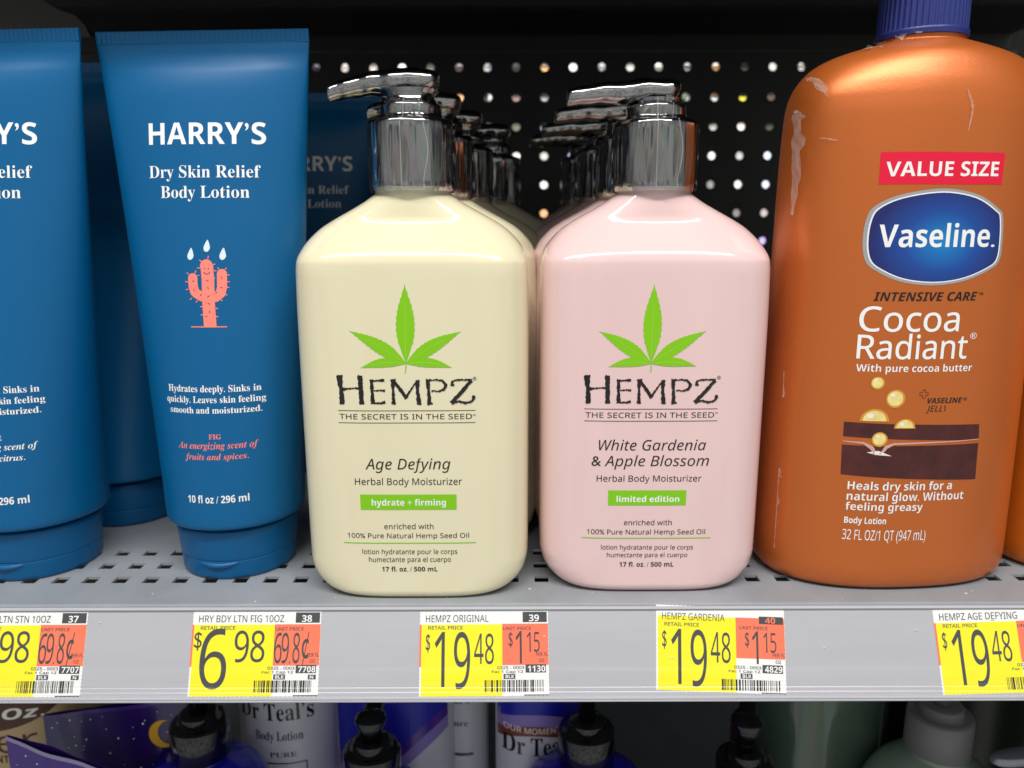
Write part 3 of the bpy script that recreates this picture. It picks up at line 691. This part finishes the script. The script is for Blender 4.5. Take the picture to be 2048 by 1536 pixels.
# ---------------------------------------------------------------- orange bottles
OB=rings(ORANGE_BODY,8)
def shield_mat():
    m=bpy.data.materials.new('blue_shield_print'); m.use_nodes=True; n=m.node_tree; p=n.nodes['Principled BSDF']; p.inputs['Roughness'].default_value=.3
    tc=n.nodes.new('ShaderNodeTexCoord'); mp=n.nodes.new('ShaderNodeMapping'); gr=n.nodes.new('ShaderNodeTexGradient'); gr.gradient_type='SPHERICAL'; r=n.nodes.new('ShaderNodeValToRGB')
    q=LABELS['vas']['shield']; cx=sum(a for a,_ in q)/len(q); cz=sum(b_ for _,b_ in q)/len(q)
    mp.vector_type='TEXTURE'; mp.inputs['Location'].default_value=((cx+2)*MM,-.031,(cz-1)*MM); mp.inputs['Scale'].default_value=(.027,.05,.021)
    e=r.color_ramp; e.elements[0].color=(*lin('1c2468'),1); e.elements[1].color=(*lin('0e86c8'),1); k=e.elements.new(.45); k.color=(*lin('12489c'),1); k=e.elements.new(.8); k.color=(*lin('0a74bc'),1)
    L=n.links.new; L(tc.outputs['Object'],mp.inputs['Vector']); L(mp.outputs[0],gr.inputs['Vector']); L(gr.outputs['Fac'],r.inputs['Fac']); L(r.outputs[0],p.inputs['Base Color'])
    return m
def orange_bottle(X,Y,rz,label,body,full=True):
    root=thing('squeeze_bottle',X,Y,0,rz,label,'lotion bottle','orange lotion bottles on the right')
    obj('bottle_body',loft(OB,160),root,[body])
    rib=lambda i,z,hw: 1-(.02 if (i//2)%2 else 0) if z>229.4 else 1
    obj('screw_cap',lathe([(226.6,16),(226.8,17.4),(228.6,17.6),(229.2,17.4),(229.5,17.0),(256,16.6),(257.5,15.5),(257.6,.1)],192,rib),root,[M_NAVYCAP],smooth=False)
    fn=on_front(OB); L_=LABELS['vas']
    p=Print(fn); p.poly(L_['banner']); bn=p.build('value_banner',root,[M_RED])
    p=Print(fn); p.off=.17
    for t,s,xl,xr,zt,zb in L_['ban']: p.text(t,s,xl,xr,zt,zb)
    p.build('banner_lettering',bn,[M_WHITE])
    q=L_['shield']
    # closed smooth outline through the points
    n=len(q); out=[]
    for i in range(n):
        p0,p1,p2,p3=q[i-1],q[i],q[(i+1)%n],q[(i+2)%n]
        for k in range(5):
            t=k/5; out.append(tuple(.5*((2*p1[c])+(-p0[c]+p2[c])*t+(2*p0[c]-5*p1[c]+4*p2[c]-p3[c])*t*t+(-p0[c]+3*p1[c]-3*p2[c]+p3[c])*t**3) for c in (0,1)))
    cx=sum(a for a,_ in q)/n; cz=sum(b_ for _,b_ in q)/n
    sc=lambda k,dx=0,dz=0:[(cx+dx+(x-cx)*k,cz+dz+(z-cz)*(k-(1-k)*.25)) for x,z in out]
    p=Print(fn); p.poly(sc(1),.12,0); p.poly(sc(.955,.2),.15,1); p.poly(sc(.935,.2),.18,2); sh=p.build('shield_logo',root,[M_SILVER,M_WHITE,shield_mat()])
    p=Print(fn); p.off=.22
    for t,s,xl,xr,zt,zb in L_['logo']: p.text(t,s,xl,xr,zt,zb,box_fit=(t=='.'))
    p.build('logo_lettering',sh,[M_WHITE])
    p=Print(fn)
    for t,s,xl,xr,zt,zb in L_['black']: p.text(t,s,xl,xr,zt,zb,box_fit=(t in '™®'))
    x,z=L_['cross'][0]; a=.55; b_=1.7
    pl=[(a,b_),(a,a),(b_,a),(b_,-a),(a,-a),(a,-b_),(-a,-b_),(-a,-a),(-b_,-a),(-b_,a),(-a,a),(-a,b_),(a,b_)]
    p.stroke([(x+u,z+v) for u,v in pl],.22)
    p.build('dark_lettering',root,[M_BLACK])
    p=Print(fn)
    for t,s,xl,xr,zt,zb in L_['white']: p.text(t,s,xl,xr,zt,zb,box_fit=(t in '™®'))
    p.build('white_lettering',root,[M_WHITE])
    # layered skin picture: two dark bands, a pale dip and golden drops
    p=Print(fn)
    b1=L_['band1']; b2=L_['band2']
    p.poly([b1[0],b1[1],b1[2],b1[3]],.12,0); p.poly([b2[0],b2[1],b2[2],b2[3]],.12,0)
    zc=(b1[3][1]+b2[0][1])/2; sx,sz=L_['splash'][0]
    p.stroke([(b1[3][0],zc-.2),(sx-6,zc-.6),(sx-2.6,zc-2.6),(sx-1,zc-5.2),(sx+1.5,zc-4.6),(sx+3,zc-2.2),(sx+6,zc-.8),(b1[2][0],zc+.2)],[.3,.8,1.6,1.0,1.0,1.5,.8,.3],.15,1,sub=4)
    p.poly([(sx-4.5,sz-2.2),(sx,sz-1.4),(sx+5.5,sz-3.6),(sx,sz-3.2)],.16,2)
    bd=p.build('layer_picture',root,[M_BROWN,M_PINKI,M_OFFW])
    p=Print(fn)
    for i,((x,z),r) in enumerate(zip(L_['drop'],(2.65,3.8,5.6,4.3,3.1))):
        if i in (2,3): p.disc(x,z,r,r*.95,.19,0,0,180)
        else: p.disc(x,z,r,None,.19,0)
        if i in (2,3): p.disc(x,z+.25,r*.8,r*.76,.21,1,0,180)
        else: p.disc(x-.1,z+.1,r*.8,None,.21,1)
        p.disc(x-r*.3,z+r*.42,r*.22,r*.18,.23,2)
    p.build('golden_drops',bd,[mat('amber_rim_ink','d8962c',.4) if 'amber_rim_ink' not in MATS else MATS['amber_rim_ink'],M_GOLD,M_OFFW])
    return root
X,Y,Z,rz=PLACE['vas']
ob=orange_bottle(X,Y,rz,'large pearly orange bottle with navy screw cap, blue shield logo and red value banner',M_ORANGE)
# shreds of clear wrap still stuck to the bottle
rnd=random.Random(5)
def shred(pts,w,seed,name='film_shred'):
    r_=random.Random(seed); fn=on_front(OB); bm=bmesh.new(); rows=[]
    P=[]
    for i in range(len(pts)-1):
        for k in range(7):
            t=k/7; P.append((pts[i][0]+(pts[i+1][0]-pts[i][0])*t,pts[i][1]+(pts[i+1][1]-pts[i][1])*t))
    P.append(pts[-1])
    for i,(x,z) in enumerate(P):
        h=w*(.35+r_.random())*math.sin(math.pi*(i+.6)/(len(P)+.2)); c=[]
        for k in range(5):
            xx=max(-53,x+(k-2)/2*h+r_.uniform(-.2,.2)); c.append(bm.verts.new(Vector(fn(xx,z+r_.uniform(-.3,.3),.25+r_.random()*.5))*MM))
        rows.append(c)
    for a,b_ in zip(rows,rows[1:]):
        for k in range(4): bm.faces.new((a[k],a[k+1],b_[k+1],b_[k]))
    return obj(name,bm,ob,[M_SCRAP],smooth=False)
S=LABELS['vas']['smear']
shred([(S[0][0],S[0][1]+4),S[0],S[1],(S[2][0],S[2][1]-8)],1.3,1)
shred([(S[3][0]-1,S[3][1]+3),(S[3][0]+1,S[3][1]-6)],1.4,2)
shred([(S[5][0]-2,S[5][1]+1),(S[5][0]+3,S[5][1]-.5)],.9,3)
shred([(S[7][0]+1,S[7][1]+6),S[7],(S[8][0],S[8][1]+4),(S[8][0]-1,S[8][1]-6)],1.8,4)
shred([(S[9][0]-.5,S[9][1]+6),(S[9][0]+.5,S[9][1]-5)],.7,5)
shred([(2,203),(4,197),(3,188)],.8,6)
bm=bmesh.new()
for k in range(26):
    t=k/25; x=-30+20*t; z=219.8+3.4*t; 
    for j in range(1):
        p0=Vector((x,-14+rnd.uniform(-3,3),z+rnd.uniform(0,1.5)+(2.2 if t>.6 else 0)))
        vs=[bm.verts.new((p0+Vector((rnd.uniform(-2.2,2.2),rnd.uniform(-3,3),rnd.uniform(-1,1.2))))*MM) for _ in range(4)]
        bm.faces.new(vs)
obj('film_shred',bm,ob,[M_SCRAP],smooth=False)
o2=orange_bottle(283,47,-4,'plain orange bottle edge at the far right, beyond the large pearly orange bottle',M_ORANGE2)

# ---------------------------------------------------------------- price tags
TW=52.9; KX=TW/1655; KZ=33.2/1105
def price_tag(xc,s0,rot,label,d):
    root=thing('price_tag',xc,0,0,0,label,'price tag','price tags in the strip on the shelf edge')
    ca,sa=math.cos(math.radians(rot)),math.sin(math.radians(rot))
    def fn(x,z,off):
        # x, z in tag mm from the tag's top centre; z is negative downwards
        xx=x*ca-z*sa; zz=x*sa+z*ca
        y,zz2=strip_yz(s0-zz,off+.06)
        return (xx,y,zz2)
    X=lambda a:(a-165)*KX-TW/2; Z=lambda b_:-(b_-160)*KZ
    def T(p,t,s,a0,a1,b0,b1,off=None,mi=0,bf=True): p.text(t,s,X(a0),X(a1),Z(b0),Z(b1),off,mi,box_fit=bf)
    def R(p,a0,a1,b0,b1,off=None,mi=0): p.rect(X(a0),X(a1),Z(b1),Z(b0),off,mi)
    st=d.get('step',4)
    def PR(off): 
        p=Print(fn,st); p.off=off; return p
    # paper with perforated edges
    p=PR(.0); up_=[]; 
    n=60; top=d.get('top',160)
    pts=[(X(165+1655*i/n),Z(top+(7 if i%2 else 0))) for i in range(n+1)]+[(X(1820+(7 if i%2 else 0)*-1),Z(160+1105*i/44)) for i in range(1,44)]+[(X(1820-1655*i/n),Z(1265-(7 if i%2 else 0))) for i in range(n+1)]+[(X(165+(7 if i%2 else 0)),Z(1265-1105*i/44)) for i in range(1,44)]
    p.poly(pts,0); p.build('paper',root,[M_PAPER])
    yt,ox,ot,obm=d.get('yt',335),d.get('ox',1225),d.get('ot',330),d.get('ob',868)
    p=PR(.05); R(p,190,ox,yt,1258); p.build('yellow_panel',root,[M_YEL])
    p=PR(.05); R(p,ox,1814,ot,obm); 
    if d.get('sliver',True): R(p,166,189,335,880)
    p.build('orange_panel',root,[M_ORG])
    dy=d.get('dy',0)
    p=PR(.09)
    nb=d.get('nb',(175,310)); R(p,1490,1800,nb[0],nb[1]); R(p,1520,1780,860+dy,965+dy); R(p,1240,1390,980+dy,1045+dy)
    if d.get('N'): R(p,1680,1780,985+dy,1045+dy)
    R(p,1500,1815,1246,1257)
    bx=p.build('number_box',root,[M_GREYI])
    p=PR(.13); T(p,d['num'],'b',1570,1700,nb[0]+(8 if nb[0]>200 else 35),nb[1]-10,None,1); T(p,d['code'],'b',1550,1772,875+dy,955+dy); T(p,'BLK','b',1265,1375,990+dy,1035+dy)
    if d.get('N'): T(p,'N','b',1705,1750,995+dy,1035+dy)
    p.build('number_lettering',bx,[M_WHITE,d.get('numink',M_WHITE)])
    p=PR(.1); T(p,d['name'],'r',245,d['nx'],210+dy*1.3,302+dy*1.3)
    T(p,'RETAIL PRICE','rk',275,720,352+dy*.8,400+dy*.8); T(p,'UNIT PRICE','rk',1235,1600,370+dy*.8,414+dy*.8)
    T(p,d.get('per','PER FL'),'rk',1655,1808,705+dy,755+dy); T(p,'OZ','rk',1690,1760,788+dy*1.2,832+dy*1.2)
    T(p,'0325 - 0003','rk',1160,1505,880+dy,920+dy); T(p,'Fac 1 Cap 12','rk',1090,1490,935+dy,978+dy)
    p.build('small_lettering',root,[M_GREYI])
    p=PR(.1)
    for t,s,a0,a1,b0,b1 in d['digits']: T(p,t,s,a0,a1,b0+dy,b1+dy)
    p.build('price_digits',root,[M_GREYI])
    p=PR(.1); r_=random.Random(d['num']); a=1000
    while a<1742:
        w=r_.choice((6,6,10,16,24)); 
        if a+w>1745: break
        R(p,a,a+w,1058+dy,1215+dy*.5); a+=w+r_.choice((6,8,12,18))
    p.build('barcode',root,[M_BLACK])
    return root
D19=[('$','n',245,303,455,700),('1','r',360,490,430,1145),('9','r',608,815,430,1170),('4','r',865,985,455,850),('8','r',1005,1118,455,855),
     ('$','n',1305,1360,440,650),('1','r',1395,1475,425,850),('1','r',1540,1590,440,700),('5','r',1630,1705,440,700)]
D698=[('$','n',180+20,300,425,670),('6','r',290,635,385,1170),('9','r',722,905,410,825),('8','r',930,1110,410,825),('6','r',1232,1330,440,840),('9','r',1325,1420,440,840),('.','r',1432,1446,812,842),('8','r',1470,1560,440,840),('¢','n',1585,1675,430,880)]
for r in D698: pass
price_tag(-201.4,1.4,0,'price tag 37 for the stone lotion at the far left, cut by the photo edge',dict(num='37',name='HRY BDY LTN STN 10OZ',nx=1340,code='7707',digits=D698,N=True,per='PER FL'))
price_tag(-105.2,1.4,0,'price tag 38 showing 6.98 under the cactus tube',dict(num='38',name='HRY BDY LTN FIG 10OZ',nx=1340,code='7708',digits=D698,N=True))
price_tag(-11.8,1.5,0.3,'price tag 39 showing 19.48 under the cream bottle',dict(num='39',name='HEMPZ ORIGINAL',nx=1050,code='1130',digits=D19))
price_tag(85.6,.3,-2.2,'price tag 40 showing 19.48 under the pink bottle',dict(num='40',name='HEMPZ GARDENIA',nx=1050,code='4829',digits=D19,dy=32,yt=290,ot=285,ob=815,nb=(262,360),numink=M_ORG,sliver=False,top=150,ox=1190))
price_tag(199.5,1.0,1.2,'price tag at the far right showing 19.48, cut by the photo edge',dict(num='41',name='HEMPZ AGE DEFYING',nx=1250,code='1131',digits=D19))

# LOWER
# ---------------------------------------------------------------- the lower row, seen under the price strip
M_BLUEB=mat('royal_blue_plastic','1418b8',.22,coat=.4)
M_WHITEB=mat('white_bottle_plastic','c9cad2',.35)
M_BEIGE=mat('beige_bottle_plastic','c0a478',.45)
M_SAGE=mat('sage_green_plastic','8ca090',.3,coat=.3)
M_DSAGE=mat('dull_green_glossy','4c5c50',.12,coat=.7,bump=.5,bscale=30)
M_STEELP=mat('silver_pump_plastic','9a9ca4',.3,metal=.6)
M_GREYC=mat('grey_collar_plastic','7c7a7c',.5)
M_VIOLET=mat('violet_pouch_film','4a2490',.3,coat=.3,bump=.25,bscale=60)
M_DVIOLET=mat('dark_purple_pouch_film','2a1560',.25,coat=.4,bump=.3,bscale=50)
M_YELI=mat('moon_yellow_ink','e0a818',.5)
M_LILAC=mat('lilac_ink','8a78c0',.45)
M_BLUEI=mat('cobalt_ink','1a1ea8',.4)
M_BRI=mat('red_brown_ink','7a3626',.45)
M_DBR=mat('dark_brown_ink','4c2a16',.45)
M_BLKB=mat('black_bottle_plastic','0c0c0e',.15,coat=.5)
GL='lower row products under the price strip'
def body_round(r,d,h,sh,n=2.0,neck=12):
    """keys for an oval bottle: half width r, half depth d, height to shoulder h, neck base at h+sh"""
    return rings([(0,.01,.01,n),(0,r-3,d-3,n),(.6,r-1,d-1,n),(2.5,r,d,n),(h*.5,r,d,n),(h-6,r,d,n),(h,r*.985,d*.985,n),(h+sh*.3,r*.93,d*.93,n),(h+sh*.65,r*.74,d*.78,n),(h+sh*.9,neck*1.3,neck*1.2,2),(h+sh,neck,neck,2),(h+sh+4,neck,neck,2)],6)
def low_pump(X,Y,top,r,d,sh,rz,label,body,pump,neck=13,ring=None,lever=True,collar_h=20,stem_h=17,cat='pump bottle'):
    """pump bottle on the lower shelf; top is the height of the collar base"""
    root=thing('pump_bottle',X,Y,-300,rz,label,cat,GL)
    h=top+300-sh
    obj('bottle_body',loft(body_round(r,d,h,sh,2.2,neck),96),root,[body])
    z=top+300
    rib=lambda i,zz,hw:1-(.012 if i%2 else 0)
    obj('collar',lathe([(z+1,neck+.5),(z+1.5,neck+2),(z+collar_h-2,neck+1.8),(z+collar_h-.6,neck+1.2),(z+collar_h,neck-1),(z+collar_h+.1,neck-3.2),(z+collar_h+4.2,neck-3.5),(z+collar_h+5,neck-4.6),(z+collar_h+5.1,3)],96),root,[pump[0]])
    obj('stem',lathe([(z+collar_h+4,4.4),(z+collar_h+stem_h,4.4)],32),root,[pump[1]])
    if lever:
        zz=z+collar_h+stem_h-1
        obj('pump_head',lathe([(zz-6,4.9),(zz-1,6),(zz+4,8.2),(zz+6,8),(zz+7,6),(zz+7.1,.1)],40),root,[pump[1]])
        obj('spout',loft([(zz+1.5,0.1,.1,2,0,0),(zz+1.6,4.2,17,2.6,0,-11),(zz+3,4.8,18.5,2.6,0,-12),(zz+5.8,4.6,18,2.6,0,-11.5),(zz+6.4,3.4,16.5,2.6,0,-11),(zz+6.5,.1,.1,2,0,-11)],40),root,[pump[1]])
    return root
BP=(M_BLKB,M_BLKB)
low_pump(-163,62,-117,34,28,20,0,'royal blue bottle with black pump, in front of the dark purple moon pouch',M_BLUEB,BP,stem_h=48)
low_pump(-73,58,-127,30,26,18,180,'blue bottle with low black pump head below the gap between tags 38 and 39',M_BLUEB,BP,collar_h=17,stem_h=12)
low_pump(38.3,62,-122,35,28,20,0,'royal blue bottle with black pump under the pink bottle tag, left of the black bottle',M_BLUEB,BP,stem_h=50)
low_pump(123,66,-138,27,24,14,160,'black bottle with black pump in the dark under tag 40',M_BLKB,BP,collar_h=15,stem_h=17)
# white lotion bottle with lettering
def printed_bottle(X,Y,r,h,rz,label,mat_,name='lotion_bottle',cat='lotion bottle',n=2.0):
    root=thing(name,X,Y,-300,rz,label,cat,GL)
    rs=body_round(r,r*.8,h,14,n,10); obj('bottle_body',loft(rs,96),root,[mat_]); return root,on_front(rs)
root,fn=printed_bottle(-131,112,29,214,2,'white lotion bottle with black serif lettering between two blue pump bottles',M_WHITEB)
p=Print(fn); p.text('Dr Teal’s','sb',-24,18,193.5,183); p.text('Body Lotion','sb',-15,12,176,170.5); p.text('PURE','sb',-7,8,163,160)
p.build('label_lettering',root,[M_BLACK])
p=Print(fn); p.stroke([(-9,156),(13,156),(13,138),(-9,138),(-9,156)],.9); p.build('label_frame',root,[M_BLACK])
root,fn=printed_bottle(-70,118,35,196,0,'oval bottle with blue top and lilac wave behind the low black pump',M_WHITEB)
p=Print(fn)
up_=[(x,165-6*math.cos((x+10)/13)+x*.35) for x in range(-32,33,2)]
p.poly(up_+[(32,200),(-32,200)],.12,0)
lw=[(x,157-5*math.cos((x+10)/12)+x*.42) for x in range(-32,33,2)]
p.add(up_+lw,[(i,i+1,len(up_)+i+1,len(up_)+i) for i in range(len(up_)-1)],.13,1)
l2=[(x,149-4*math.cos((x+8)/12)+x*.45) for x in range(-32,33,2)]
p.add(lw+l2,[(i,i+1,len(lw)+i+1,len(lw)+i) for i in range(len(lw)-1)],.14,2)
p.build('wave_label',root,[M_BLUEI,M_VIOLET,M_LILAC])
root,fn=printed_bottle(-30,128,15,206,0,'narrow white bottle with black lettering beside the lilac wave bottle',M_WHITEB)
p=Print(fn); p.text('Teal’s','sb',-12,4,182,175); p.text('Pure','sb',-9,3,164,160); p.rect(-9,6,140,142); p.rect(-9,6,126,128); p.build('label_lettering',root,[M_BLACK])
root,fn=printed_bottle(15,100,25,212,4,'white bottle with blue top and brown band behind the middle blue pump',M_WHITEB)
p=Print(fn)
a=[(x,192-.014*(x)**2-.1*x) for x in range(-24,25,2)]; b2=[(x,z-7) for x,z in a]; c2=[(x,z-9-4) for x,z in a]
p.poly(a+[(24,224),(-24,224)],.12,0); p.add(a+b2,[(i,i+1,len(a)+i+1,len(a)+i) for i in range(len(a)-1)],.13,2); p.add(b2+c2,[(i,i+1,len(a)+i+1,len(a)+i) for i in range(len(a)-1)],.14,1)
p.build('top_band',root,[M_BLUEI,M_BRI,M_LILAC])
p=Print(fn); p.text('OUR MOMENT','r',-21,10,184,180.5,.18); p.build('band_lettering',root,[M_OFFW])
p=Print(fn); p.text('Dr Teal’s','sb',-22,20,178,167,.18); p.build('label_lettering',root,[M_BLACK])
# beige bottle at far left
root,fn=printed_bottle(-285,132,62,226,4,'beige bottle with brown arc and brown lettering at the lower left corner',M_BEIGE)
p=Print(fn); p.poly([(-12+45*math.cos(math.pi*(1+i/24)),204+23*math.sin(math.pi*(1+i/24))) for i in range(25)]+[(33,212),(26,219),(-50,219),(-57,212)],.12,0); p.build('brown_arc',root,[M_DBR])
p=Print(fn); p.text('Fl.Oz.','bi',-16,22,195,188.5,.16); p.build('arc_lettering',root,[M_OFFW])
p=Print(fn); p.text('er','r',-4,17.5,182,168,.16); p.text('MOMENTO ES','b',-22,13,166.5,162,.16); p.build('label_lettering',root,[M_DBR])
# pouches
def pouch(X,Y,rz,tilt,w,h,label,m,edge,moon,seed,slant):
    root=thing('stand_up_pouch',X,Y,-300,rz,label,'pouch','foil pouches at lower left',tilt=tilt)
    bm=bmesh.new(); N=28; Mz=24; F={}
    def fy(u,v): return -(9*(1-v)*(1-u*u)+1.2)*(1-abs(u)**6)-.5+ .8*math.sin(5*u+7*v+seed)*(1-abs(u)**4)
    top=lambda u:h+slant*u
    for s in (1,-1):
        for i in range(N+1):
            for j in range(Mz+1):
                u=-1+2*i/N; v=j/Mz; F[s,i,j]=bm.verts.new((u*w*MM,(fy(u,v) if s>0 else -fy(u,v))*MM,(top(u)*v)*MM))
        for i in range(N):
            for j in range(Mz):
                q=[F[s,i,j],F[s,i+1,j],F[s,i+1,j+1],F[s,i,j+1]]
                bm.faces.new(q if s>0 else q[::-1])
    body=obj('pouch_body',bm,root,[m])
    fn=lambda x,z,off:(x,fy(max(-1,min(1,x/w)),z/top(x/w))-off,z)
    p=Print(fn); p.add([(-w,top(-1)-2.2),(w,top(1)-2.2),(w,top(1)),(-w,top(-1))],[(0,1,2,3)],.1); p.build('top_seal',root,[edge])
    r_=random.Random(seed); p=Print(fn,0)
    for k in range(70):
        x=r_.uniform(-w*.92,w*.92); p.disc(x,top(x/w)-4-r_.uniform(0,55),r_.choice((.25,.35,.5)),None,.25,0,n=8)
    p.build('star_print',root,[M_WHITE])
    if moon:
        mx,mz=moon; o=[]
        for i in range(21): a=math.radians(75+210*i/20); o.append((mx+8*math.cos(a),mz+8*math.sin(a)))
        for i in range(1,20): a=math.radians(285-210*i/20); o.append((mx+3.3+6.6*math.cos(a*1.0),mz+.8+6.9*math.sin(a)))
        p=Print(fn); p.poly(o,.3); p.build('moon_print',root,[M_YELI])
    return root
pouch(-212,76,-2,(0,0),42,202,'dark purple pouch with stars and yellow crescent moon',M_DVIOLET,mat('purple_seal_film','3c2474',.3,coat=.4),(25,187),3,7)
pouch(-226,44,0,(0,0),25,197,'small violet pouch with pale top seal in front of the dark purple moon pouch',M_VIOLET,mat('pale_lilac_seal','a8a0c8',.35),None,5,-10)
# green bottles
low_pump(223,64,-117,38,30,34,0,'pale sage bottle with grey collar and silver pump at lower right',M_SAGE,(M_GREYC,M_STEELP),neck=14,collar_h=22,stem_h=40)
low_pump(258,34,-120,24,22,16,-80,'sage bottle with low silver pump lever at the lower right corner',M_SAGE,(M_STEELP,M_STEELP),collar_h=8,stem_h=12)
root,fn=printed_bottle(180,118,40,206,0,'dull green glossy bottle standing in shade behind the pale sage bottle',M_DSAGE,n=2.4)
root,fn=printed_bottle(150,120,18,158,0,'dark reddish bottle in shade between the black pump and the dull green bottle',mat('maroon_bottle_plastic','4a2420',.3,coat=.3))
root,fn=printed_bottle(268,125,40,214,0,'dark stand-in bottle added to fill the black gap behind the silver pump at lower right',mat('gap_shade_plastic','20261f',.35))  # added bottle; its dark colour stands in for shade over the lit deck
root,fn=printed_bottle(330,70,32,200,0,'black stand-in bottle added to keep the lower right corner dark',M_BLKB)  # second added bottle, black in place of shade in the corner
bpy.data.objects.remove(_fo); bpy.data.curves.remove(_fc)
